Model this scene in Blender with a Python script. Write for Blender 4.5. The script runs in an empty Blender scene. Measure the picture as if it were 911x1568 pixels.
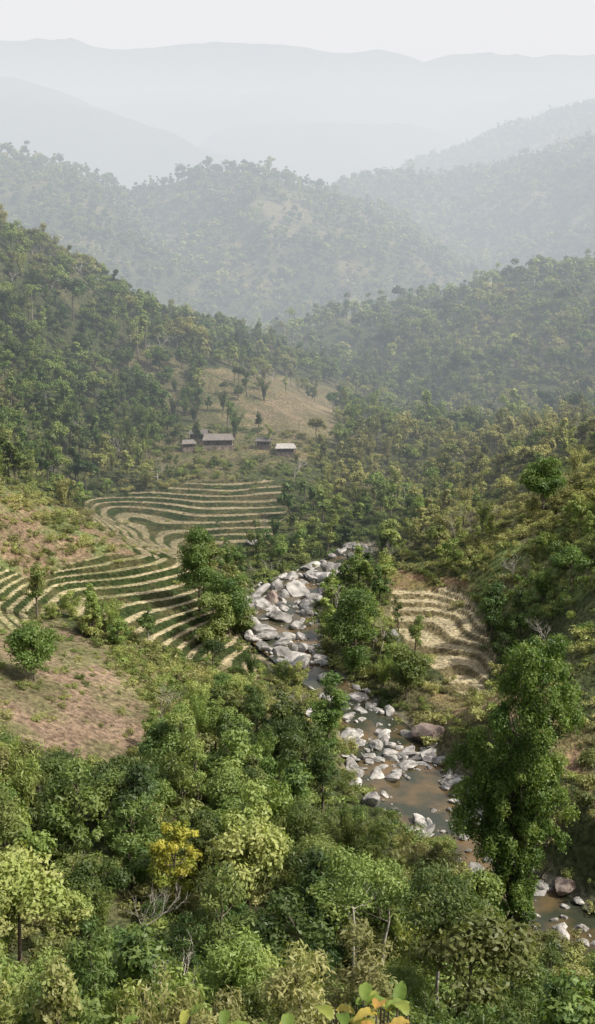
import bpy, math, random, time
import numpy as np
from mathutils import Vector, noise as mnoise
HC=90.0; P=math.radians(12); F=1847.0
rs=np.random.default_rng(11); random.seed(5)
sc=bpy.context.scene

# ---------------------------------------------------------------- survey
def sight(px,py,d):
    a=(px-455.5)/F; b=(784-py)/F
    dy=math.cos(P)+b*math.sin(P); dz=-math.sin(P)+b*math.cos(P)
    return (a*d/dy, d, HC+dz*d/dy)
# ---------------------------------------------------------------- noise
def _h(a,b,seed):
    n=(a*374761393+b*668265263+seed*974634777)&0xffffffff
    n=((n^(n>>13))*1274126177)&0xffffffff
    return ((n^(n>>16))&0xffff)/65535.0
def vn(x,y,seed=0):
    xi=np.floor(x).astype(np.int64); yi=np.floor(y).astype(np.int64)
    u=x-xi; v=y-yi; u=u*u*(3-2*u); v=v*v*(3-2*v)
    return ((_h(xi,yi,seed)*(1-u)+_h(xi+1,yi,seed)*u)*(1-v)+(_h(xi,yi+1,seed)*(1-u)+_h(xi+1,yi+1,seed)*u)*v)*2-1
def fbm(x,y,s,o=4,seed=0):
    r=0;a=1;t=0
    for i in range(o):
        r=r+a*vn(x/s+i*17.3,y/s+i*9.1,seed+i); t+=a; a*=.5; s*=.5
    return r/t
def sstep(a,b,x):
    t=np.clip((x-a)/(b-a),0,1); return t*t*(3-2*t)
# ---------------------------------------------------------------- terrain
S=sight
ctrl=[(0,0,86),(0,30,62),(0,60,41),(-60,60,50),(60,60,38),(-150,0,95),(150,0,90),(0,-60,110),
 (-200,200,75),(200,200,75),(-110,300,48),(112,300,50),(-160,400,82),(-60,110,38),(60,110,20),(-45,150,30),(75,170,24),
 S(455,1568,100),S(50,1520,100),S(50,1300,130),S(50,1150,165),S(250,1370,128),S(640,1470,125),S(880,1520,120),
 S(300,1210,170),S(300,1100,200),S(400,1100,205),S(480,1200,175),S(100,1100,180),S(30,1000,205),S(180,1010,222),
 S(870,1200,170),S(900,1400,140),S(850,1000,205),S(780,1060,215),
 S(60,890,268),S(160,870,278),S(250,852,290),S(170,950,250),S(250,960,252),S(330,930,268),S(390,1010,248),S(300,1010,240),S(30,940,245),
 S(30,780,290),S(100,800,300),S(30,860,268),S(70,750,345),
 S(300,745,372),S(200,748,371),S(130,760,362),S(430,745,375),S(300,850,315),S(400,850,317),S(420,800,342),S(300,800,341),S(200,800,340),
 S(335,683,415),S(440,692,410),S(400,640,455),S(440,605,500),S(320,620,470),S(510,640,500),
 S(60,720,345),S(60,620,400),S(100,510,480),S(200,600,470),S(180,690,400),
 S(-100,322,500),S(10,364,525),S(130,425,570),S(210,487,600),S(300,505,620),S(400,530,640),S(500,580,640),S(570,650,580),
 S(600,650,540),S(700,720,400),S(560,740,400),S(500,800,342),S(600,800,335),
 S(800,760,330),S(880,735,300),S(880,900,232),S(760,850,272),S(820,800,285),S(860,700,350),
 S(600,905,278),S(735,925,268),S(680,905,277),S(680,1030,234),S(620,1000,244),S(680,850,297),S(745,1000,244),S(690,970,253),S(745,1050,229),
 (100,760,14),(0,800,12),(-150,800,30),(-100,720,40),(250,600,45),(180,500,34),(310,400,85),(-300,600,110),(-300,850,60),(300,850,30)]
C=np.array(ctrl,float)
def _phi(r2): return 0.5*r2*np.log(r2+1e-9)
cx=C[:,0]/100; cy=C[:,1]/100; n=len(C)
K=_phi((cx[:,None]-cx)**2+(cy[:,None]-cy)**2)+np.eye(n)*0.004
A=np.zeros((n+3,n+3)); A[:n,:n]=K; A[:n,n]=1;A[:n,n+1]=cx;A[:n,n+2]=cy;A[n,:n]=1;A[n+1,:n]=cx;A[n+2,:n]=cy
sol=np.linalg.solve(A,np.concatenate([C[:,2],[0,0,0]]))
def tps(x,y):
    x=np.asarray(x,float)/100;y=np.asarray(y,float)/100
    r=sol[n]+sol[n+1]*x+sol[n+2]*y
    for i in range(n): r=r+sol[i]*_phi((x-cx[i])**2+(y-cy[i])**2)
    return r
def segd(x,y,a,b):
    dx=b[0]-a[0];dy=b[1]-a[1];L=dx*dx+dy*dy
    t=np.clip(((x-a[0])*dx+(y-a[1])*dy)/L,0,1)
    return (x-a[0]-t*dx)**2+(y-a[1]-t*dy)**2,t
def polyd(x,y,pts):
    best=np.full(x.shape,1e18); ex=[np.zeros(x.shape) for _ in range(len(pts[0])-2)]
    for a,b in zip(pts[:-1],pts[1:]):
        d,t=segd(x,y,a,b)
        m=d<best; best=np.where(m,d,best)
        for k in range(len(ex)): ex[k]=np.where(m,a[k+2]+(b[k+2]-a[k+2])*t,ex[k])
    return np.sqrt(best),ex
ridges=[ # crest, slope, round, noise amp, noise scale, bias
 ([S(1500,330,800),S(911,418,860),S(800,448,890),S(700,485,910),S(620,515,940),S(560,550,960)],.30,25,14,120,0),
 ([S(-400,180,1250),S(0,240,1400),S(90,258,1440),S(180,304,1480),S(270,280,1500),S(330,262,1500),S(375,264,1490),S(410,286,1460),S(440,318,1450),S(468,352,1430),S(500,440,1380),S(530,510,1340)],.46,30,36,220,.75),
 ([S(455,362,2000),S(500,320,1980),S(550,292,1950),S(610,270,1900),S(680,284,1900),S(740,264,1950),S(800,256,1950),S(911,215,1900),S(1300,150,1700)],.40,40,40,280,.75),
 ([S(640,320,2700),S(760,228,2700),S(911,160,2650),S(1300,60,2500)],.45,60,50,380,.6),
 ([S(-500,40,3400),S(0,118,3500),S(120,158,3600),S(230,225,3700),S(330,300,3800)],.42,90,80,700,.4),
 ([S(-500,50,5300),S(0,84,5300),S(150,82,5200),S(330,66,5300),S(460,74,5200),S(560,86,5100),S(640,106,5100),S(700,90,5100),S(780,88,5100),S(830,101,5100),S(870,86,5000),S(1000,76,4900),S(1500,60,4700)],.36,60,100,900,.3),
]
river=[S(560,835,325),S(525,860,310),S(475,880,300),S(440,905,290),S(424,940,273),S(436,980,259),S(462,1020,245),S(505,1050,234),S(550,1080,224),S(578,1120,213),S(598,1165,202),S(625,1205,191),S(665,1240,182),S(710,1285,171),S(765,1335,161),S(835,1380,152),S(900,1440,146),S(1100,1560,135)]
rw=[3,3.5,4.8,7.6,7.8,6.0,3.9,3.6,4.3,5.4,6.9,8.0,7.6,5.8,5.2,5.8,6.5,8]
rz=[11.6,10.6,9.6,8.3,7.2,5.8,4.9,4.2,3.4,2.7,2.1,1.6,1.2,.9,.5,.2,0,-.5]
RIV=[(x,y,zz,w) for (x,y,z),w,zz in zip(river,rw,rz)]
def height0(x,y):
    x=np.asarray(x,float);y=np.asarray(y,float)
    near=tps(x,np.minimum(y,900))
    base=12+np.maximum(y-750,0)*.02+np.maximum(np.abs(x-20)-160,0)*.1
    base=np.minimum(base,90)
    k=sstep(640,820,y)
    z=near*(1-k)+base*k
    for pts,s,r,amp,scl,bias in ridges:
        nz=fbm(x,y,scl,5,3)
        rn=1-np.abs(fbm(x+300,y,scl*.8,4,9))*2.4
        b=np.full(x.shape,-1e9); dm=np.full(x.shape,1e18)
        for p,q in zip(pts[:-1],pts[1:]):
            d,t=segd(x,y,p,q); cz=p[2]+(q[2]-p[2])*t
            b=np.maximum(b,cz-s*(np.sqrt(d+r*r)-r)); dm=np.minimum(dm,d)
        dd=np.sqrt(dm)
        z=np.maximum(z,b+(nz+.8*rn-bias)*amp*np.minimum(dd/125,1)+nz*amp*.06)
    z=z+fbm(x,y,30,3,21)*np.clip((y-60)/100,0.2,1)*.9
    d,(zz,w)=polyd(x,y,RIV)
    t=sstep(0,1,(d-w*0.95)/9.0)
    z=z*t+(zz-.9+.35*fbm(x,y,3,2,5))*(1-t)
    return z
DD=np.concatenate([np.arange(70,500,1.0),np.arange(500,2600,8.0)])
def hit(px,py):
    a=(px-455.5)/F; b=(784-py)/F
    dy=math.cos(P)+b*math.sin(P); dz=-math.sin(P)+b*math.cos(P)
    x=a*DD/dy; zr=HC+dz*DD/dy
    h=height0(x,DD); m=np.nonzero(h>zr)[0]
    i=m[0] if len(m) else len(DD)-1
    return (float(x[i]),float(DD[i]))
def inpoly(x,y,poly):
    r=np.zeros(x.shape,bool); j=len(poly)-1
    for i in range(len(poly)):
        xi,yi=poly[i];xj,yj=poly[j]
        c=((yi>y)!=(yj>y))&(x<(xj-xi)*(y-yi)/((yj-yi) if yj!=yi else 1e-9)+xi)
        r^=c; j=i
    return r
PX=dict(
 T1=[(-30,860),(50,885),(110,862),(250,848),(300,880),(345,940),(385,985),(425,1020),(385,1040),(340,1015),(290,1015),(235,990),(150,955),(80,930),(40,960),(-30,985)],
 T2=[(120,756),(300,738),(440,742),(432,800),(400,855),(300,862),(215,850),(150,812)],
 T3=[(598,898),(700,900),(744,928),(760,1000),(752,1062),(690,1052),(640,1005),(603,960)],
 RED=[(-40,970),(90,945),(160,1000),(225,1080),(235,1140),(150,1165),(60,1150),(-40,1090)],
 RR1=[(600,872),(740,875),(765,905),(700,902),(600,898)],
 RR2=[(655,1060),(780,1050),(905,1130),(905,1230),(800,1110),(690,1100)],
 GL=[(-40,740),(60,755),(130,785),(225,850),(110,862),(50,885),(-40,870)],
 SL=[(310,575),(370,570),(430,575),(520,600),(530,660),(480,712),(260,705),(270,670),(310,640)],
 FLD=[(375,630),(430,606),(505,618),(515,668),(450,688),(395,672)],
 GR=[(760,740),(930,690),(960,900),(780,970),(742,930),(700,870),(720,790)],
 BL=[(150,950),(235,990),(340,1015),(420,1035),(330,1070),(240,1100),(160,1000)],
 HS=[(268,662),(465,668),(480,722),(265,716)],
)
W={k:[hit(*p) for p in v] for k,v in PX.items()}
def jit(x,y,s=9,a=2.0,seed=31):
    return x+a*fbm(x,y,s,3,seed), y+a*1.6*fbm(x,y,s,3,seed+7)
_jc={}
def mask(x,y,k):
    key=(x.size,float(x.flat[0]),float(x.flat[-1]))
    if key not in _jc: _jc.clear(); _jc[key]=jit(x,y)
    jx,jy=_jc[key]; return inpoly(jx,jy,W[k])
def height(x,y,full=False):
    z=height0(x,y)
    ris=np.zeros(z.shape); tm=np.zeros(z.shape)
    for k,step,ph,ra in (('T1',.95,.2,.44),('T2',.85,.1,.46),('T3',.95,.4,.66)):
        m=mask(x,y,k)
        kk=z/step+ph+ (.35 if k!='T3' else .1)*fbm(x,y,18,2,41)
        fr=kk-np.floor(kk)
        e=sstep(ra+.05,1.0,fr)
        zt=z+step*(e-fr)
        z=np.where(m,zt,z)
        ris=np.where(m,sstep(ra-.03,ra+.08,fr),ris); tm=np.where(m,1.0,tm)
    if full: return z,ris,tm
    return z
ys=np.concatenate([np.arange(-30,60,2.5),np.arange(60,400,.5),np.arange(400,800,1.6),np.geomspace(800,2700,330),np.geomspace(2730,7500,150)])
us=np.concatenate([np.linspace(-.7,-.33,30,endpoint=False),np.linspace(-.33,.33,460),np.linspace(.33,.7,31)[1:]])
Y,U=np.meshgrid(ys,us,indexing='ij'); X=(Y+60)*U
Z,RIS,TM=height(X,Y,True)
R,Cn=X.shape
def mixc(c,d,m): return c*(1-m[...,None])+np.array(d)*m[...,None]
n1=fbm(X,Y,25,4,51)*.5+.5; n2=fbm(X,Y,6,4,61)*.5+.5
col=np.zeros(X.shape+(3,)); col[:]=(.070,.085,.036)
col=mixc(col,(.18,.16,.085),sstep(.5,.72,n1)*.7)
far=sstep(700,1200,Y)
col=mixc(col,(.22,.20,.12),far*sstep(.66,.74,fbm(X,Y,110,4,81)*.5+.5)*.7)
col=mixc(col,(.045,.06,.035),sstep(2400,2800,Y))
jx0,jy0=jit(X,Y)
def softmask(k):
    r=np.zeros(X.shape)
    for q in range(3): r+=inpoly(jx0+2.6*fbm(X,Y,3.2,3,131+q*5),jy0+3.6*fbm(X,Y,3.2,3,171+q*5),W[k])
    return r/3
for k,c,c2 in (('GL',(.15,.18,.07),(.25,.185,.12)),('RED',(.245,.18,.125),(.17,.16,.08)),('RR1',(.28,.18,.115),(.19,.16,.07)),('RR2',(.34,.235,.145),(.20,.17,.08)),
               ('SL',(.21,.18,.095),(.13,.135,.06)),('FLD',(.27,.22,.135),(.19,.17,.09)),('GR',(.16,.205,.07),(.26,.24,.125)),('BL',(.15,.16,.07),(.23,.20,.105))):
    m=softmask(k)
    cc=mixc(np.zeros(col.shape)+np.array(c),c2,sstep(.42,.62,n2*.6+n1*.4))
    col=col*(1-m[...,None])+cc*m[...,None]
t2=mask(X,Y,'T2').astype(float); t3=mask(X,Y,'T3').astype(float)
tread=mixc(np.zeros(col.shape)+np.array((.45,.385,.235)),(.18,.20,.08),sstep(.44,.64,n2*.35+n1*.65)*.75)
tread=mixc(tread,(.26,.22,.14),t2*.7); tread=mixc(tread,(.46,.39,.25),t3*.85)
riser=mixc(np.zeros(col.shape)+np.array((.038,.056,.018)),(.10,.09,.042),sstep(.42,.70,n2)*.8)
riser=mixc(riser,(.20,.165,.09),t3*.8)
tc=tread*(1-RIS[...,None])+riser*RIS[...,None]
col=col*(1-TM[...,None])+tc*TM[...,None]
dr,(zr_,wr_)=polyd(X,Y,RIV)
col=mixc(col,(.27,.245,.20),1-sstep(0,3.5,dr-wr_))
me=bpy.data.meshes.new("hillside_terrain")
V=np.stack([X,Y,Z],-1).reshape(-1,3)
i=np.arange(R*Cn).reshape(R,Cn)
Fc=np.stack([i[:-1,:-1],i[:-1,1:],i[1:,1:],i[1:,:-1]],-1).reshape(-1,4)
def fill(me,V,Fq):
    me.vertices.add(len(V)); me.vertices.foreach_set("co",V.astype(np.float32).ravel())
    nf=len(Fq); k=Fq.shape[1]
    me.loops.add(nf*k); me.loops.foreach_set("vertex_index",Fq.astype(np.int32).ravel())
    me.polygons.add(nf); me.polygons.foreach_set("loop_start",np.arange(0,nf*k,k,dtype=np.int32))
    me.update(calc_edges=True)
fill(me,V,Fc)
me.polygons.foreach_set("use_smooth",np.ones(len(Fc),bool))
ca=me.attributes.new("gcol",'FLOAT_COLOR','POINT')
ca.data.foreach_set("color",np.concatenate([col.reshape(-1,3),np.ones((R*Cn,1))],1).astype(np.float32).ravel())
terr=bpy.data.objects.new("hillside_terrain",me); sc.collection.objects.link(terr)

# ---------------------------------------------------------------- materials
def newmat(name):
    m=bpy.data.materials.new(name); m.use_nodes=True; nt=m.node_tree
    for nn in list(nt.nodes): nt.nodes.remove(nn)
    out=nt.nodes.new('ShaderNodeOutputMaterial'); return m,nt,out
def N(nt,t,**kw):
    nn=nt.nodes.new(t)
    for k,v in kw.items(): setattr(nn,k,v)
    return nn
m,nt,out=newmat("ground_cover"); L=nt.links.new
at=N(nt,'ShaderNodeAttribute',attribute_name="gcol"); geo=N(nt,'ShaderNodeNewGeometry')
nz=N(nt,'ShaderNodeTexNoise'); nz.inputs['Scale'].default_value=1.1; nz.inputs['Detail'].default_value=6; L(geo.outputs['Position'],nz.inputs['Vector'])
nz2=N(nt,'ShaderNodeTexNoise'); nz2.inputs['Scale'].default_value=.07; nz2.inputs['Detail'].default_value=8; nz2.inputs['Roughness'].default_value=.7; L(geo.outputs['Position'],nz2.inputs['Vector'])
mr=N(nt,'ShaderNodeMapRange'); mr.inputs[1].default_value=.3; mr.inputs[2].default_value=.7; mr.inputs[3].default_value=.45; mr.inputs[4].default_value=1.5; L(nz.outputs['Fac'],mr.inputs[0])
mr2=N(nt,'ShaderNodeMapRange'); mr2.inputs[1].default_value=.3; mr2.inputs[2].default_value=.7; mr2.inputs[3].default_value=.65; mr2.inputs[4].default_value=1.3; L(nz2.outputs['Fac'],mr2.inputs[0])
mu=N(nt,'ShaderNodeMath',operation='MULTIPLY'); L(mr.outputs[0],mu.inputs[0]); L(mr2.outputs[0],mu.inputs[1])
vm=N(nt,'ShaderNodeVectorMath',operation='SCALE'); L(at.outputs['Color'],vm.inputs[0]); L(mu.outputs[0],vm.inputs['Scale'])
bs=N(nt,'ShaderNodeBsdfPrincipled'); bs.inputs['Roughness'].default_value=.95; bs.inputs['Specular IOR Level'].default_value=.1
bp=N(nt,'ShaderNodeBump'); bp.inputs['Strength'].default_value=.9; bp.inputs['Distance'].default_value=.5
L(nz.outputs['Fac'],bp.inputs['Height']); 
bp2=N(nt,'ShaderNodeBump'); bp2.inputs['Strength'].default_value=.8; bp2.inputs['Distance'].default_value=8; L(nz2.outputs['Fac'],bp2.inputs['Height']); L(bp.outputs[0],bp2.inputs['Normal'])
L(vm.outputs[0],bs.inputs['Base Color']); L(bp2.outputs[0],bs.inputs['Normal']); L(bs.outputs[0],out.inputs[0])
me.materials.append(m)

def leafmat(name,stops,trans=.30,vary=(.55,1.5)):
    m,nt,out=newmat(name); L=nt.links.new
    ti=N(nt,'ShaderNodeAttribute',attribute_name="tint"); ti.attribute_type='INSTANCER'
    lc=N(nt,'ShaderNodeAttribute',attribute_name="lc")
    oi=N(nt,'ShaderNodeObjectInfo')
    a=N(nt,'ShaderNodeMath',operation='MULTIPLY_ADD'); a.inputs[1].default_value=.48 if vary[0]<.6 else .1; L(oi.outputs['Random'],a.inputs[0]); L(ti.outputs['Fac'],a.inputs[2])
    b=N(nt,'ShaderNodeMath',operation='MULTIPLY_ADD'); b.inputs[1].default_value=.35 if vary[0]<.6 else .9; L(lc.outputs['Fac'],b.inputs[0]); L(a.outputs[0],b.inputs[2])
    cr=N(nt,'ShaderNodeValToRGB'); e=cr.color_ramp.elements
    e[0].position=stops[0][0]; e[0].color=stops[0][1]+(1,); e[1].position=stops[-1][0]; e[1].color=stops[-1][1]+(1,)
    for p,c in stops[1:-1]:
        x=e.new(p); x.color=c+(1,)
    L(b.outputs[0],cr.inputs[0])
    br=N(nt,'ShaderNodeMapRange'); br.inputs[3].default_value=vary[0]; br.inputs[4].default_value=vary[1]
    wn=N(nt,'ShaderNodeTexWhiteNoise'); wn.noise_dimensions='1D'; L(oi.outputs['Random'],wn.inputs['W']); L(wn.outputs['Value'],br.inputs[0])
    sv=N(nt,'ShaderNodeVectorMath',operation='SCALE'); L(cr.outputs[0],sv.inputs[0]); L(br.outputs[0],sv.inputs['Scale'])
    d=N(nt,'ShaderNodeBsdfPrincipled'); d.inputs['Roughness'].default_value=.5; d.inputs['Specular IOR Level'].default_value=.3
    t=N(nt,'ShaderNodeBsdfTranslucent'); mx=N(nt,'ShaderNodeMixShader'); mx.inputs[0].default_value=trans
    tv=N(nt,'ShaderNodeVectorMath',operation='MULTIPLY'); tv.inputs[1].default_value=(1.5,1.55,.7); L(sv.outputs[0],tv.inputs[0])
    L(sv.outputs[0],d.inputs['Base Color']); L(tv.outputs[0],t.inputs[0]); L(d.outputs[0],mx.inputs[1]); L(t.outputs[0],mx.inputs[2]); L(mx.outputs[0],out.inputs[0])
    return m
GREEN=[(0.0,(.034,.066,.022)),(.35,(.074,.122,.033)),(.65,(.136,.188,.050)),(.95,(.200,.236,.070)),(1.35,(.25,.245,.10))]
GREEN=[(p/1.35,c) for p,c in GREEN]
LM=leafmat("foliage",GREEN)
LY=leafmat("yellow_foliage",[(0,(.13,.18,.03)),(.5,(.28,.30,.05)),(1,(.48,.42,.07))],.3,(.95,1.05))
LB=leafmat("bright_foliage",[(0,(.055,.108,.028)),(1,(.150,.215,.052))],.35,(.9,1.15))
LV=leafmat("vine_foliage",[(0,(.050,.10,.022)),(.45,(.10,.165,.036)),(1,(.23,.29,.075))],.35,(.98,1.05))
def simplemat(name,c1,c2,scale,rough=.85,bump=.3,dist=.05,detail=6):
    m,nt,out=newmat(name); L=nt.links.new
    g=N(nt,'ShaderNodeTexCoord'); nz=N(nt,'ShaderNodeTexNoise'); nz.inputs['Scale'].default_value=scale; nz.inputs['Detail'].default_value=detail
    L(g.outputs['Object'],nz.inputs['Vector'])
    cr=N(nt,'ShaderNodeValToRGB'); cr.color_ramp.elements[0].position=.35; cr.color_ramp.elements[1].position=.65
    cr.color_ramp.elements[0].color=c1+(1,); cr.color_ramp.elements[1].color=c2+(1,); L(nz.outputs['Fac'],cr.inputs[0])
    oi=N(nt,'ShaderNodeObjectInfo'); br=N(nt,'ShaderNodeMapRange'); br.inputs[3].default_value=.6; br.inputs[4].default_value=1.15; L(oi.outputs['Random'],br.inputs[0])
    sv=N(nt,'ShaderNodeVectorMath',operation='SCALE'); L(cr.outputs[0],sv.inputs[0]); L(br.outputs[0],sv.inputs['Scale'])
    b=N(nt,'ShaderNodeBsdfPrincipled'); b.inputs['Roughness'].default_value=rough; b.inputs['Specular IOR Level'].default_value=.3
    bp=N(nt,'ShaderNodeBump'); bp.inputs['Strength'].default_value=bump; bp.inputs['Distance'].default_value=dist; L(nz.outputs['Fac'],bp.inputs['Height'])
    L(sv.outputs[0],b.inputs['Base Color']); L(bp.outputs[0],b.inputs['Normal']); L(b.outputs[0],out.inputs[0]); return m
BARK=simplemat("bark",(.09,.075,.055),(.19,.16,.12),3)
PALE=simplemat("pale_bark",(.36,.33,.28),(.56,.52,.45),2)
ROCK=simplemat("river_rock",(.13,.128,.12),(.46,.44,.41),1.3,.85,.6,.15,8)
RROCK=simplemat("brown_rock",(.18,.135,.115),(.34,.28,.24),1.2,.9,.6,.2,8)
WOOD=simplemat("weathered_wood",(.07,.055,.04),(.15,.12,.09),2)
THATCH=simplemat("roof_tile",(.12,.11,.10),(.22,.20,.185),2.5)
TIN=simplemat("pale_roof",(.38,.36,.34),(.52,.50,.47),1.5)

# ---------------------------------------------------------------- tree kit
def tubes(paths,sides=5):
    Vs=[];Fs=[];o=0
    for pts,rad in paths:
        pts=[Vector(p) for p in pts]; k=len(pts)
        for i,p in enumerate(pts):
            t=(pts[min(i+1,k-1)]-pts[max(i-1,0)]).normalized()
            a=t.orthogonal().normalized(); b=t.cross(a)
            for s in range(sides):
                an=2*math.pi*s/sides; q=p+(a*math.cos(an)+b*math.sin(an))*rad[i]; Vs.append(q[:])
        for i in range(k-1):
            for s in range(sides):
                s2=(s+1)%sides; Fs.append((o+i*sides+s,o+i*sides+s2,o+(i+1)*sides+s2,o+(i+1)*sides+s))
        o+=k*sides
    return np.array(Vs).reshape(-1,3),np.array(Fs).reshape(-1,4)
def leaves(r,clumps,total,size,aspect=.5,up=.35,droop=0.,sq=.78):
    cl=np.array(clumps); vol=cl[:,3]**2; k=r.choice(len(cl),total,p=vol/vol.sum())
    c=cl[k]; d=r.normal(size=(total,3)); d/=np.linalg.norm(d,axis=1,keepdims=True)
    d[:,2]=np.where((d[:,2]<-.3)&(r.random(total)<.5),-d[:,2],d[:,2])
    rad=c[:,3]*(r.uniform(.35,1.15,total))
    p=c[:,:3]+d*rad[:,None]*np.array([1,1,sq])
    nrm=d*.9+r.normal(size=(total,3))*.5; nrm[:,2]+=up; nrm/=np.linalg.norm(nrm,axis=1,keepdims=True)
    a=np.cross(nrm,r.normal(size=(total,3))); a[:,2]-=droop; a/=np.linalg.norm(a,axis=1,keepdims=True); b=np.cross(nrm,a)
    s=size*r.uniform(.6,1.35,total)[:,None]
    a=a*s; b=b*s*aspect; fold=nrm*s*.12
    v=np.stack([p-a,p-b+fold,p+a,p+b+fold],1).reshape(-1,3)
    lcv=np.clip((r.random(len(cl)))[k]*.75+r.random(total)*.25,0,1)
    return v,np.arange(total*4).reshape(-1,4),np.repeat(lcv,4)
def build(name,paths,lv,mats,sides=5):
    me=bpy.data.meshes.new(name)
    tv,tf=tubes(paths,sides) if paths else (np.zeros((0,3)),np.zeros((0,4),int))
    if lv is None: V=tv;Fq=tf;lc=np.zeros(len(tv))
    else:
        V=np.concatenate([tv,lv[0]]); Fq=np.concatenate([tf,lv[1]+len(tv)]); lc=np.concatenate([np.zeros(len(tv)),lv[2]])
    fill(me,V,Fq)
    for m in mats: me.materials.append(m)
    mi=np.zeros(len(Fq),np.int32); mi[len(tf):]=1 if len(mats)>1 else 0
    me.polygons.foreach_set("material_index",mi)
    a=me.attributes.new("lc",'FLOAT','POINT'); a.data.foreach_set("value",lc.astype(np.float32))
    return me
def tree_mesh(name,seed,h,cr,base,ncl,clr,nl,ls,shape='round',aspect=.5,droop=0,bark=None,leaf=None,trunk=None,extra=None,lean=0,sq=.78):
    r=np.random.default_rng(seed); trunk=trunk or h*.014+.04
    cl=[]; mid=(h+base)/2; hh=(h-base)/2
    for i in range(ncl):
        for _ in range(30):
            q=r.uniform(-1,1,3)
            if q@q<1 and q@q>.12: break
        x,y,z=q
        if shape=='cone': f=.35+.65*(1-(z+1)/2); x*=f;y*=f
        if shape=='umbrella': z=.2+abs(z)*.8-.5*(x*x+y*y)
        if shape=='column': x*=.8+.3*math.sin(z*5+seed); y*=.8+.3*math.cos(z*4+seed)
        cl.append((x*(cr-clr*.6)+lean*(z+1),y*(cr-clr*.6),mid+z*(hh-clr*.5),clr*r.uniform(.55,1.4)))
    if extra: cl+=extra
    paths=[]
    k=6; tp=[(r.normal()*.012*h*i/k*2+lean*.6*i/k,r.normal()*.012*h*i/k*2,h*.88*i/k) for i in range(k+1)]
    tp[0]=(0,0,-1.2)
    paths.append((tp,[trunk*(1.25-1.1*i/k) for i in range(k+1)]))
    for c in cl:
        zt=max(min(c[2]-clr*.8-.12*h*r.random(),h*.8),h*.12); f=zt/(h*.88)*k; j=int(min(f,k-1)); t=f-j
        p0=Vector(tp[j]).lerp(Vector(tp[j+1]),t); p0.z=zt
        p1=Vector(c[:3]); pm=p0.lerp(p1,.5)+Vector((0,0,-.06*h*r.random()))
        rr=trunk*.38*(1-zt/h*.5); paths.append(([p0,pm,p1],[rr,rr*.6,rr*.2]))
    return build(name,paths,leaves(r,cl,nl,ls,aspect,.35,droop,sq),[bark or BARK,leaf or LM])
def bamboo_mesh(name,seed,h,nl,ls):
    r=np.random.default_rng(seed); paths=[];cl=[]
    for k in range(16):
        az=r.uniform(0,6.28); sp=r.uniform(.6,2.8); hk=h*r.uniform(.7,1.0); pts=[]
        for i in range(7):
            t=i/6; pts.append((math.cos(az)*(.4+sp*t**2.2),math.sin(az)*(.4+sp*t**2.2),hk*(t-.12*t**4)))
            if t>.3: cl.append((pts[-1][0],pts[-1][1],pts[-1][2],.35+.45*(1-abs(t-.7))))
        paths.append((pts,[.07*(1-.8*i/6) for i in range(7)]))
    return build(name,paths,leaves(r,cl,nl,ls,.20,.2,.9,1.2),[BARK,LM],4)
def bare_mesh(name,seed,h,mat,tk=.010,depth=4):
    r=np.random.default_rng(seed); paths=[]
    def grow(p,d,l,rad,dep):
        pts=[p]; q=p.copy(); dd=d.copy()
        for i in range(4):
            dd=(dd+Vector(r.normal(size=3)*.13)+Vector((0,0,.05))).normalized(); q=q+dd*l/4; pts.append(q.copy())
        paths.append((pts,[rad*(1-.15*i) for i in range(5)]))
        if dep>0:
            for _ in range(3 if dep>1 else 4):
                j=int(r.integers(2,5)); nd=(dd+Vector(r.normal(size=3)*.5)).normalized(); nd.z=abs(nd.z)*.8+.15
                grow(pts[j],nd.normalized(),l*r.uniform(.5,.75),rad*.58,dep-1)
    grow(Vector((0,0,-.5)),Vector((0,0,1)),h*.42,h*tk,depth)
    return build(name,paths,None,[mat],4)
def lib(name,meshes):
    c=bpy.data.collections.new(name)
    for i,m in enumerate(meshes):
        c.objects.link(bpy.data.objects.new("%s_%02d"%(name,i),m))
    return c
HT=np.array([11,13,12,9,14,10,15,8.,11,10])
def variants(tag,nl,ls,s0,bam=True):
    M=[]
    spec=[(11,4.0,3.0,'round'),(13,3.6,3.5,'round'),(12,4.6,4,'umbrella'),(9,3.6,2,'round'),(14,3.0,3,'cone'),(10,4.2,2.5,'round'),(15,3.2,4,'column'),(8,3.4,1.2,'round')]
    for i,(h,cr,b,sh) in enumerate(spec):
        M.append(tree_mesh("%s_%d"%(tag,i),s0+i,h,cr,b,20 if nl>1500 else (13 if nl>500 else 8),cr*(.32 if nl>500 else .42),int(nl*(cr/4)**2*(1.15 if i!=2 else .8)),ls,sh,.5 if i%3 else .30,.5 if i in(5,) else 0))
    if bam:
        for i in range(2): M.append(bamboo_mesh("%s_%d"%(tag,8+i),s0+20+i,11-i,int(nl*.8),ls*1.25))
    return M
nearC=lib("valley_tree",variants("valley_tree",3600,.26,100))
midC=lib("slope_tree",variants("slope_tree",1000,.46,200))
farC=lib("ridge_tree",variants("ridge_tree",240,.95,300,False))
bareC=lib("leafless_tree",[bare_mesh("leafless_tree_%d"%i,70+i,12,PALE,.011,4) for i in range(3)])
SH=[]
for i in range(5):
    r=np.random.default_rng(400+i)
    cl=[(r.normal()*.8,r.normal()*.8,.5+r.random()*.9,.5+.5*r.random()) for _ in range(6)]
    SH.append(build("shrub_%d"%i,[([(0,0,-.3),(c[0]*.5,c[1]*.5,c[2]*.6),c[:3]],[.05,.04,.02]) for c in cl],leaves(r,cl,360,.2 if i<3 else .3,.45 if i<3 else .18,.3),[BARK,LM],3))
shC=lib("shrub_plant",SH)
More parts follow.
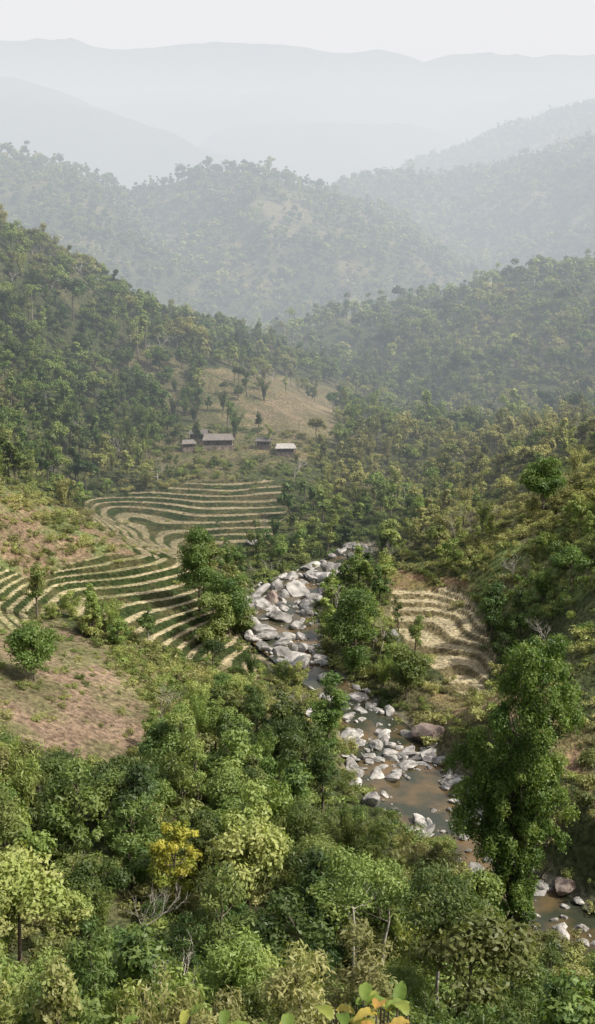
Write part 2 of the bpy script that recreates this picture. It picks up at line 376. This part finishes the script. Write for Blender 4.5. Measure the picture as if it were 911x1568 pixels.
# ---------------------------------------------------------------- scatter
def gn(coll):
    g=bpy.data.node_groups.new("scatter_"+coll.name,'GeometryNodeTree')
    g.interface.new_socket("Geometry",in_out='INPUT',socket_type='NodeSocketGeometry'); g.interface.new_socket("Geometry",in_out='OUTPUT',socket_type='NodeSocketGeometry')
    a=g.nodes.new('NodeGroupInput');o=g.nodes.new('NodeGroupOutput'); ins=g.nodes.new('GeometryNodeInstanceOnPoints')
    ci=g.nodes.new('GeometryNodeCollectionInfo'); ci.inputs['Collection'].default_value=coll; ci.inputs['Separate Children'].default_value=True; ci.inputs['Reset Children'].default_value=True
    def na(n,t):
        q=g.nodes.new('GeometryNodeInputNamedAttribute'); q.data_type=t; q.inputs[0].default_value=n; return [s for s in q.outputs if s.enabled and s.name=='Attribute'][0]
    g.links.new(a.outputs[0],ins.inputs['Points']); g.links.new(ci.outputs[0],ins.inputs['Instance']); ins.inputs['Pick Instance'].default_value=True
    g.links.new(na('proto','INT'),ins.inputs['Instance Index']); g.links.new(na('rot','FLOAT_VECTOR'),ins.inputs['Rotation']); g.links.new(na('scl','FLOAT_VECTOR'),ins.inputs['Scale'])
    g.links.new(ins.outputs[0],o.inputs[0]); return g
def scatter(name,coll,x,y,z,proto,scl,tint,tilt=.06):
    k=len(x); me=bpy.data.meshes.new(name); me.vertices.add(k); me.vertices.foreach_set("co",np.stack([x,y,z],1).astype(np.float32).ravel())
    def at(n,t,v,f='value'):
        a=me.attributes.new(n,t,'POINT'); a.data.foreach_set(f,v.ravel())
    at('proto','INT',proto.astype(np.int32)); at('tint','FLOAT',tint.astype(np.float32))
    rot=np.stack([rs.normal(size=k)*tilt,rs.normal(size=k)*tilt,rs.uniform(0,6.283,k)],1)
    at('rot','FLOAT_VECTOR',rot.astype(np.float32),'vector')
    if scl.ndim==1: scl=np.stack([scl*rs.uniform(.88,1.12,k),scl*rs.uniform(.88,1.12,k),scl*rs.uniform(.85,1.1,k)],1)
    at('scl','FLOAT_VECTOR',scl.astype(np.float32),'vector')
    o=bpy.data.objects.new(name,me); sc.collection.objects.link(o)
    md=o.modifiers.new("scatter",'NODES'); md.node_group=gn(coll); return o
def grid(y0,y1,sp,k=.34):
    xm=(y1+60)*k
    gx,gy=np.meshgrid(np.arange(-xm,xm,sp),np.arange(y0,y1,sp)); gx=gx+rs.uniform(-.5,.5,gx.shape)*sp; gy=gy+rs.uniform(-.5,.5,gy.shape)*sp
    m=np.abs(gx)<(gy+60)*k; return gx[m],gy[m]
def density(x,y):
    d=np.ones(x.shape)
    for k,v in (('T1',0),('T2',.0),('T3',0),('RED',.03),('RR1',.15),('RR2',.05),('GL',.10),('SL',.3),('FLD',.05),('GR',.35),('BL',.12),('HS',.02)):
        d=np.where(mask(x,y,k),v,d)
    dr,(zz,w)=polyd(x,y,RIV); d=np.where(dr<w+1.5,0,d)
    d=np.where((dr<w+6)&(d>.5),.75,d)
    return d
def tintf(x,y): return np.clip(.18+.6*fbm(x,y,60,3,91)+.5*fbm(x,y,14,2,95)-.15*((y<130)&(x<-12)),-.15,.8)
def at_px(px,d): x=(px-455.5)*d/1810.; return x,d
# height limits of the valley woodland: lines of sight from the lookout to the river and fields stay open
cpx=[-200,0,60,130,240,255,300,340,400,440,480,530,560,600,680,740,770,900,1200]
cpy=[1120,1130,1150,1165,1130,1070,1040,1020,1040,1065,1110,1215,1250,1262,1275,1330,1430,1455,1455]
def toplimit(x,y):
    px=455.5+x/y*1810*.97; lim=np.interp(px,cpx,cpy)
    b=(784-lim)/F; sl=(-math.sin(P)+b*math.cos(P))/(math.cos(P)+b*math.sin(P))
    return HC+sl*y
x,y=grid(64,262,5.0); m=rs.random(len(x))<density(x,y)*.9; x,y=x[m],y[m]
z=height(x,y); s=rs.uniform(.6,1.2,len(x))
s=np.where(y<95,s*.85,s); s=np.where(y>200,s*.8,s)
# small glades in front of the trees and terraces that stand open
for px,d,rad,ln in ((255,126,4.5,24),(268,93,3,14),(548,107,2.5,14),(690,101,2.5,14),(818,135,5.5,22),(503,188,3,14),(135,98,3.5,12),(700,232,9,26)):
    gx_,gy_=at_px(px,d); g_=(np.abs(x-gx_*y/gy_)<rad)&(y<gy_+3)&(y>gy_-ln); s=np.where(g_,s*np.interp(gy_-y,[0,ln],[.3,.6]),s)
def pick(k): return np.where(rs.random(k)<.12,rs.integers(8,10,k),rs.integers(0,8,k))
pr=pick(len(x))
al=(toplimit(x,y)-z)*(rs.uniform(.85,1.08,len(x))); 
smax=al/(HT[pr]*1.0); lim=(y<232)
s=np.where(lim,np.minimum(s,smax),s); k=s>.22; x,y,z,s,pr=x[k],y[k],z[k],s[k],pr[k]
scatter("valley_forest",nearC,x,y,z-.3,pr,s,tintf(x,y))
x,y=grid(262,760,6.0); m=rs.random(len(x))<density(x,y)*.9; x,y=x[m],y[m]
s=rs.uniform(.5,1.1,len(x)); s=np.where((y<420)&(x>-10),s*.82,s); s=np.where((rs.random(len(x))<.06)&(y>400),s*1.45,s)
x0,y0=W['HS'][2]; x1,y1=W['HS'][3]; fr_=(y>y1-30)&(y<y0+2)&(x>x1-3)&(x<x0+3); s=np.where(fr_,s*.38,s)
scatter("slope_forest",midC,x,y,height(x,y)-.3,pick(len(x)),s,np.clip(tintf(x,y)-.12*(x<-20)*(y>350)+.15*(x>0)*(y<450),-.1,1))
x,y=grid(760,2750,9.5); op=sstep(.66,.73,fbm(x,y,110,4,81)*.5+.5); m=rs.random(len(x))<(1-.7*op)*.97; x,y=x[m],y[m]
s=rs.uniform(.65,1.4,len(x)); s=np.where(rs.random(len(x))<.05,s*1.4,s)
scatter("distant_forest",farC,x,y,height(x,y)-.5,rs.integers(0,8,len(x)),s,np.clip(tintf(x,y)-.1,0,1))
x,y=grid(200,600,19); m=(rs.random(len(x))<.4)&(density(x,y)>.25); x,y=x[m],y[m]
scatter("leafless_trees",bareC,x,y,height(x,y)-.3,rs.integers(0,3,len(x)),rs.uniform(.7,1.15,len(x)),rs.random(len(x)))
# shrubs
x,y=grid(66,440,2.2); d=np.full(x.shape,.45)
for k,v in (('T1',.05),('T2',.06),('T3',.02),('RED',.34),('RR1',.35),('RR2',.2),('GL',.45),('SL',.7),('FLD',.25),('HS',.15),('GR',.9),('BL',.85)): d=np.where(mask(x,y,k),v,d)
dr,(zz,w)=polyd(x,y,RIV); d=np.where(dr<w+.3,0,d); d=np.where((dr>w+.3)&(dr<w+7),.7,d)
m=rs.random(len(x))<d; x,y=x[m],y[m]
s=rs.uniform(.3,1.3,len(x)); s=np.where(mask(x,y,'RED')|mask(x,y,'T1')|mask(x,y,'T2'),s*.55,s)
scatter("undergrowth_shrubs",shC,x,y,height(x,y)-.1,rs.integers(0,5,len(x)),s,np.clip(tintf(x,y)+.2,0,1))

# ---------------------------------------------------------------- rocks
import bmesh
def rock_mesh(name,seed,mat,sub=3,flat=.7):
    bm=bmesh.new(); bmesh.ops.create_icosphere(bm,subdivisions=sub,radius=1)
    r=random.Random(seed); off=Vector((r.random()*50,r.random()*50,r.random()*50))
    pl=[(Vector((r.gauss(0,1),r.gauss(0,1),r.gauss(0,1))).normalized(),r.uniform(.5,.8)) for _ in range(8)]
    sx,sy=r.uniform(.8,1.35),r.uniform(.65,1.1)
    for v in bm.verts:
        p=v.co.copy(); p*=1+.30*mnoise.noise(p*1.1+off)
        for nn,dd in pl:
            e=p.dot(nn)-dd
            if e>0: p-=nn*e*.9
        p*=1+.07*mnoise.noise(p*4+off)
        v.co=Vector((p.x*sx,p.y*sy,p.z*flat))
    me=bpy.data.meshes.new(name); bm.to_mesh(me); bm.free(); me.materials.append(mat); return me
rkC=lib("river_stone",[rock_mesh("river_stone_%d"%i,50+i,ROCK,3 if i<6 else 2,.5+.07*(i%4)) for i in range(8)])
P_=[]
for a,b in zip(RIV[:-1],RIV[1:]):
    Ls=math.hypot(b[0]-a[0],b[1]-a[1]); up_=a[1]>240
    cnt=int(Ls*(a[3]+b[3])*(.44 if up_ else .72))
    for _ in range(cnt):
        t=rs.random(); w=a[3]+(b[3]-a[3])*t; o=rs.uniform(-1.25,1.25)
        nx,ny=-(b[1]-a[1])/Ls,(b[0]-a[0])/Ls
        px=a[0]+(b[0]-a[0])*t+nx*o*w; py=a[1]+(b[1]-a[1])*t+ny*o*w; zz=a[2]+(b[2]-a[2])*t
        big=.20+1.8*rs.random()**3.2
        if up_: big*=1.6
        keep=.28+.72*(float(fbm(np.array([px]),np.array([py]),7,2,77)[0])>-.03)
        if 166<py<194: keep*=(.2 if -.5<o<.65 else .9)
        if py<168: keep*=.6
        if rs.random()<keep: P_.append((px,py,zz-.25+.25*abs(o)**3,big))
P_=np.array(P_)
sv=np.stack([P_[:,3]*rs.uniform(.8,1.4,len(P_)),P_[:,3]*rs.uniform(.7,1.2,len(P_)),P_[:,3]*rs.uniform(.6,1.1,len(P_))],1)
scatter("river_stones",rkC,P_[:,0],P_[:,1],P_[:,2],rs.integers(0,8,len(P_)),sv,rs.random(len(P_)),.25)
def link(name,me,loc,rot=0,scale=(1,1,1)):
    o=bpy.data.objects.new(name,me); o.location=loc; o.rotation_euler=(0,0,rot); o.scale=scale; sc.collection.objects.link(o); return o
def gz(x,y): return float(height(np.array([x]),np.array([y]))[0])
for i,(px,py,s,mt,f) in enumerate([(414,930,3.2,RROCK,.95),(655,1135,3.6,RROCK,.7),(862,1372,2.2,RROCK,.6),(602,985,2.2,ROCK,1.2),(851,992,2.1,ROCK,.6),(398,972,3.0,ROCK,.6),(575,1150,1.9,ROCK,.5),(625,1180,1.7,ROCK,.5),(655,1165,2.5,ROCK,.5),(440,985,2.6,ROCK,.6),(452,1015,2.8,ROCK,.6),(470,945,2.3,ROCK,.6),(608,1195,1.6,ROCK,.5),(475,1100,1.6,ROCK,.7),(430,955,2.6,ROCK,.7),(455,905,2.4,ROCK,.7),(500,1045,1.8,ROCK,.6),(545,1075,2.0,ROCK,.6),(615,1170,1.5,ROCK,.5),(590,1135,1.6,ROCK,.5),(690,1205,1.7,ROCK,.6),(545,1195,1.9,ROCK,.5),(570,1235,2.1,ROCK,.6),(735,1255,1.5,ROCK,.5),(385,835,1.6,ROCK,.6)]):
    x,y=hit(px,py); link("river_boulder",rock_mesh("river_boulder",900+i,mt,4,f),(x,y,gz(x,y)+.5+s*.15),i*1.3,(s,s,s))
# ---------------------------------------------------------------- water
m,nt,out=newmat("river_water"); L=nt.links.new
b=N(nt,'ShaderNodeBsdfPrincipled'); b.inputs['Roughness'].default_value=.07; b.inputs['IOR'].default_value=1.33
g=N(nt,'ShaderNodeNewGeometry'); nz=N(nt,'ShaderNodeTexNoise'); nz.inputs['Scale'].default_value=1.6; nz.inputs['Detail'].default_value=4; L(g.outputs['Position'],nz.inputs[0])
n2_=N(nt,'ShaderNodeTexNoise'); n2_.inputs['Scale'].default_value=.16; n2_.inputs['Detail'].default_value=4; L(g.outputs['Position'],n2_.inputs[0])
cr=N(nt,'ShaderNodeValToRGB'); e=cr.color_ramp.elements; e[0].position=.42; e[0].color=(.035,.040,.026,1); e[1].position=.66; e[1].color=(.13,.088,.042,1); L(n2_.outputs['Fac'],cr.inputs[0])
bp=N(nt,'ShaderNodeBump'); bp.inputs['Strength'].default_value=.4; bp.inputs['Distance'].default_value=.1; L(nz.outputs['Fac'],bp.inputs['Height'])
L(cr.outputs[0],b.inputs['Base Color']); L(bp.outputs[0],b.inputs['Normal']); L(b.outputs[0],out.inputs[0])
wv=[]
for i,p in enumerate(RIV):
    a=RIV[max(i-1,0)];c=RIV[min(i+1,len(RIV)-1)]; t=Vector((c[0]-a[0],c[1]-a[1],0)).normalized(); nn=Vector((-t.y,t.x,0))
    for o in (-1.25,-.4,.4,1.25): wv.append((p[0]+nn.x*o*p[3],p[1]+nn.y*o*p[3],p[2]-.22))
wf=[(i*4+j,i*4+j+1,i*4+j+5,i*4+j+4) for i in range(len(RIV)-1) for j in range(3)]
wm=bpy.data.meshes.new("river_water"); fill(wm,np.array(wv),np.array(wf)); wm.materials.append(m); link("river_water",wm,(0,0,0))
# ---------------------------------------------------------------- named trees
def put(name,me,px,d,rot=0):
    x,y=at_px(px,d); return link(name,me,(x,y,gz(x,y)-.2),rot)
x,y=at_px(820,135); g0=gz(x,y)
hh=46.5-g0
ex=[]
for zz in np.linspace(hh*.06,hh-1.5,200):
    u=zz/hh; wv_=(2.9+.8*math.sin(u*22)) if u<.42 else (4.7+.5*math.sin(u*19))*math.sin(math.pi*min((1.14-u)/.82,1))**.45
    an=rs.uniform(0,6.28); rr=wv_*rs.uniform(.45,1.05); ex.append((rr*math.cos(an)+2.4*(u-.6),rr*math.sin(an),zz,rs.uniform(.55,1.25)*(1.15 if u>.7 else 1)))
for zz in np.linspace(hh*.36,hh*.68,28): ex.append((-6.0+rs.normal()*1.3,rs.normal()*1.3,zz,rs.uniform(.6,1.3)))
for zz in np.linspace(hh*.3,hh*.56,14): ex.append((-3.6+rs.normal()*1.5,rs.normal(),zz,1.1))
for zz in np.linspace(hh*.34,hh*.56,10): ex.append((4.4+rs.normal()*.9,rs.normal()*1.0,zz,rs.uniform(.6,1.2)))
link("vine_covered_tree",tree_mesh("vine_covered_tree",1,hh,2.5,hh*.12,6,1.6,78000,.18,'column',.6,.7,extra=ex,trunk=.5,leaf=LV,sq=1.3),(x,y,g0))
put("riverside_tree",tree_mesh("riverside_tree",2,20,5.8,2.0,34,2.0,15000,.27,'round',leaf=LB),545,238)
put("riverside_tree",tree_mesh("riverside_tree_b",3,11.5,4.4,2,22,1.5,7000,.27,'round'),628,226)
put("riverside_tree",tree_mesh("riverside_tree_c",4,20,4.8,1,26,1.8,10500,.27,'round',leaf=LB),303,264)
put("riverside_tree",tree_mesh("riverside_tree_d",5,17,5.2,.8,26,1.8,9500,.27,'round',leaf=LB),348,258)
put("riverside_tree",tree_mesh("riverside_tree_e",41,14,4.4,.6,24,1.6,7500,.27,'round'),322,250)
put("riverside_tree",tree_mesh("riverside_tree_g",43,7.5,3.4,.5,18,1.2,4200,.27,'round'),368,262)
put("slender_tree",tree_mesh("slender_tree",6,17,3.6,1.5,24,1.3,8000,.25,'column',leaf=LB),503,188)
put("hillside_tree",tree_mesh("hillside_tree",7,15,5,3,22,1.9,7500,.32,'round',leaf=LB),832,288)
put("hillside_tree",tree_mesh("hillside_tree_b",17,10,4.5,2,22,1.7,8000,.27,'round',leaf=LB),40,192)
put("slender_tree",tree_mesh("slender_tree_b",8,9,1.9,3,12,.9,2600,.22,'column',bark=PALE),221,240)
put("yellow_leaved_tree",tree_mesh("yellow_leaved_tree",9,12,3.7,1.5,44,.8,4200,.22,'round',leaf=LY),255,125)
put("broadleaf_tree",tree_mesh("broadleaf_tree",10,9,3.4,1,20,1.3,3500,.36,'round',.62,leaf=LB),135,98)
for px,d,h,sd in ((548,106,17,20),(690,100,18,21),(600,112,15,22)):
    put("pale_trunk_tree",tree_mesh("pale_trunk_tree_%d"%sd,sd,h,4.8,h*.58,26,1.2,4800,.20,'umbrella',.4,.3,bark=PALE,trunk=.22),px,d,sd)
for px,d,h,sd in ((268,92,13,31),(180,112,13,32),(185,395,13,33),(410,330,9,34),(700,300,10,35),(560,120,11,36)):
    put("bare_tree",bare_mesh("bare_tree_%d"%sd,sd,h,PALE),px,d)
# ---------------------------------------------------------------- houses
def boxm(name,sx,sy,sz,mat):
    bm=bmesh.new(); bmesh.ops.create_cube(bm,size=1)
    for v in bm.verts: v.co=Vector((v.co.x*sx,v.co.y*sy,v.co.z*sz))
    me=bpy.data.meshes.new(name); bm.to_mesh(me); bm.free(); me.materials.append(mat); return me
DARK=simplemat("window_opening",(.012,.01,.01),(.02,.018,.015),2)  # near-black colour stands in for shade inside openings; walls are solid
def house(px,py,w,dp,h,roofmat,rot):
    x,y=hit(px,py); root=bpy.data.objects.new("wooden_house",None); root.location=(x,y,gz(x,y)+.6); root.rotation_euler=(0,0,rot); sc.collection.objects.link(root)
    def part(nm,me,loc):
        o=bpy.data.objects.new(nm,me); o.location=loc; o.parent=root; sc.collection.objects.link(o)
    part("walls",boxm("walls",w,dp,h,WOOD),(0,0,h/2+.6)); part("plinth",boxm("plinth",w+.6,dp+.6,3.4,RROCK),(0,0,-1.12))
    bm=bmesh.new(); e=.8; rh=dp*.30; ww=w/2+e; dd=dp/2+e; zb=h+.45; th=.18
    pr=[(-dd,zb-.2),(0,zb+rh),(dd,zb-.2),(dd,zb-.2-th),(0,zb+rh-th),(-dd,zb-.2-th)]
    vs=[[bm.verts.new((sx*(ww if abs(q[0])>0 else ww-.8),q[0],q[1])) for q in pr] for sx in (-1,1)]
    for i in range(6): j=(i+1)%6; bm.faces.new((vs[0][i],vs[0][j],vs[1][j],vs[1][i]))
    for v in vs: bm.faces.new((v[0],v[1],v[4],v[5])); bm.faces.new((v[1],v[2],v[3],v[4]))
    bmesh.ops.recalc_face_normals(bm,faces=bm.faces)
    me=bpy.data.meshes.new("roof"); bm.to_mesh(me); bm.free(); me.materials.append(roofmat); part("roof",me,(0,0,0))
    part("door",boxm("door",1.2,.06,min(2,h-.1),DARK),(0,-dp/2-.04,.6+min(2,h-.1)/2))
    for i,xx in enumerate((-w*.33,w*.33)): part("window_%d"%i,boxm("window",1.5,.06,.9,DARK),(xx,-dp/2-.04,h*.55+.6))
    for i,xx in enumerate(np.linspace(-w/2-.4,w/2+.4,5)): part("post_%d"%i,boxm("post",.18,.18,h+.2,WOOD),(xx,-dp/2-.75,(h+.2)/2+.1))
house(334,686,9.5,5,2.3,THATCH,.1); house(404,686,4.4,3.2,1.8,THATCH,-.1); house(437,696,5.8,3.8,1.6,TIN,.05); house(306,676,6,4,2.1,THATCH,-.2); house(288,690,3.8,3,1.7,THATCH,.3)
# ---------------------------------------------------------------- palm
pv=[];pf=[];plc=[]
r=np.random.default_rng(77)
for k in range(16):
    az=k*2.4; el=r.uniform(.1,1.1); Lf=4.2; pts=[]
    for i in range(9):
        t=i/8; pts.append(Vector((math.cos(az)*Lf*t*math.cos(el*(1-t*.5)),math.sin(az)*Lf*t*math.cos(el*(1-t*.5)),13+Lf*t*math.sin(el)-2.6*t*t)))
    for i in range(1,9):
        for sgn in (-1,1):
            t=(pts[i]-pts[i-1]).normalized(); sd=t.cross(Vector((0,0,1))).normalized()*sgn
            a=pts[i-1];b_=pts[i]; tip=(a+b_)/2+sd*.9+Vector((0,0,-.35))+t*.4; o=len(pv); pv+=[a[:],((a+b_)/2+t*.1)[:],tip[:],(tip-t*.12)[:]]; pf.append((o,o+1,o+2,o+3)); plc+=[.9]*4
pm=build("palm_tree",[([(0,0,-.5),(.2,0,7),(.1,.1,13)],[.25,.2,.16])],(np.array(pv),np.array(pf),np.array(plc)),[PALE,LV])
put("palm_tree",pm,62,470); put("palm_tree",pm,20,455,1.0)
# ---------------------------------------------------------------- foreground broadleaf plant
def leafshape(base,dirv,Ln,Wd,curl):
    vs=[];fs=[]; t=dirv.normalized(); s=t.cross(Vector((0,0,1))).normalized(); up=s.cross(t); k=9
    for i in range(k+1):
        u=i/k; w=Wd*math.sin(math.pi*min(u*.93+.04,1))**.8*(1-.3*u)*.5; c=base+t*Ln*u+Vector((0,0,-curl*Ln*u*u))
        for q in (-1,-.5,0,.5,1): vs.append((c+s*w*q+up*(abs(q)*w*.35+.004*math.sin(i*2+q*3)))[:])
    for i in range(k):
        for j in range(4): o=i*5+j; fs.append((o,o+1,o+6,o+5))
    return vs,fs
fm=leafmat("big_leaf",[(0,(.10,.17,.03)),(.35,(.20,.27,.06)),(.7,(.36,.36,.08)),(1,(.45,.25,.07))],.45,(.95,1.1))
def fgplant(px,d,ztop,seed,nl,Ln):
    r=random.Random(seed); x,y=at_px(px,d); g=gz(x,y); VV=[];FF=[];LC=[]; paths=[]
    for k in range(nl):
        top=Vector((r.gauss(0,.09),r.gauss(0,.07),ztop-g-r.uniform(0,.09))); paths.append(([Vector((0,0,-.2)),Vector((top.x*.5,top.y*.5,(ztop-g)*.5)),top],[.012,.009,.004]))
        az=r.uniform(0,6.28); vs,fs=leafshape(top,Vector((math.cos(az),math.sin(az),r.uniform(.1,.9))),Ln*r.uniform(.7,1.2),Ln*.5,r.uniform(.2,.7)); o=len(VV); VV+=vs; FF+=[tuple(q+o for q in f) for f in fs]; LC+=[r.random()]*len(vs)
    me=build("broadleaf_plant",paths,(np.array(VV),np.array(FF),np.array(LC)),[BARK,fm]); me.polygons.foreach_set("use_smooth",np.ones(len(me.polygons),bool)); link("broadleaf_plant",me,(x,y,g))
fgplant(560,4.0,HC-.695*4.0+.03,1,30,.12); fgplant(245,4.0,HC-.70*4.0+.0,2,16,.10); fgplant(440,4.2,HC-.70*4.2-.03,3,10,.09)
# ---------------------------------------------------------------- haze, sky, sun, camera
SG=.00066
m,nt,out=newmat("valley_haze"); L=nt.links.new
ab=N(nt,'ShaderNodeVolumeAbsorption'); ab.inputs['Color'].default_value=(.14,.06,0,1); ab.inputs['Density'].default_value=SG
em=N(nt,'ShaderNodeEmission'); em.inputs['Color'].default_value=(.86*.84,.94*.845,1.0*.865,1); em.inputs['Strength'].default_value=SG  # haze glows by itself: emission stands in for scattered sunlight
ad=N(nt,'ShaderNodeAddShader'); L(ab.outputs[0],ad.inputs[0]); L(em.outputs[0],ad.inputs[1]); L(ad.outputs[0],out.inputs['Volume'])
o=link("valley_haze",boxm("valley_haze",16000,9200,870,m),(0,4600+290,235))
w=bpy.data.worlds.new("World"); sc.world=w; w.use_nodes=True; nt=w.node_tree
bg=nt.nodes['Background']; sk=nt.nodes.new('ShaderNodeTexSky'); sk.sky_type='NISHITA'; sk.sun_disc=False
EL=math.radians(50); AZ=math.radians(106)   # azimuth clockwise from +Y
sk.sun_elevation=EL; sk.sun_rotation=AZ; sk.air_density=1.0; sk.dust_density=8.0; sk.ozone_density=1
# white haze veil over the lower sky, thinning towards the zenith, mixed with the Nishita sky
tc_=nt.nodes.new('ShaderNodeTexCoord'); sx=nt.nodes.new('ShaderNodeSeparateXYZ'); mrw=nt.nodes.new('ShaderNodeMapRange'); mrw.interpolation_type='SMOOTHSTEP'
mrw.inputs[1].default_value=.15; mrw.inputs[2].default_value=.6; mrw.inputs[3].default_value=.85; mrw.inputs[4].default_value=.12
mxw=nt.nodes.new('ShaderNodeMix'); mxw.data_type='RGBA'
nt.links.new(tc_.outputs['Generated'],sx.inputs[0]); nt.links.new(sx.outputs['Z'],mrw.inputs[0]); nt.links.new(mrw.outputs[0],mxw.inputs[0])
nt.links.new(sk.outputs[0],mxw.inputs[6]); mxw.inputs[7].default_value=(7.2,7.2,7.15,1)
nt.links.new(mxw.outputs[2],bg.inputs[0])
bg.inputs[1].default_value=.15
sd=bpy.data.lights.new("sun",'SUN'); sd.energy=5.0; sd.angle=math.radians(.6); sd.color=(1,.95,.86)
so=bpy.data.objects.new("sun",sd); sc.collection.objects.link(so)
dv=Vector((math.sin(AZ)*math.cos(EL),math.cos(AZ)*math.cos(EL),math.sin(EL))); so.rotation_euler=dv.to_track_quat('Z','Y').to_euler(); so.location=(100,0,300)
cd=bpy.data.cameras.new("camera"); co=bpy.data.objects.new("camera",cd); sc.collection.objects.link(co); sc.camera=co
co.location=(0,0,HC); co.rotation_euler=(math.radians(90)-P,0,0); cd.sensor_fit='VERTICAL'; cd.sensor_height=36; cd.lens=F/1568*36; cd.clip_end=30000; cd.clip_start=.1
sc.view_settings.view_transform='Standard'; sc.view_settings.look='None'; sc.view_settings.exposure=0
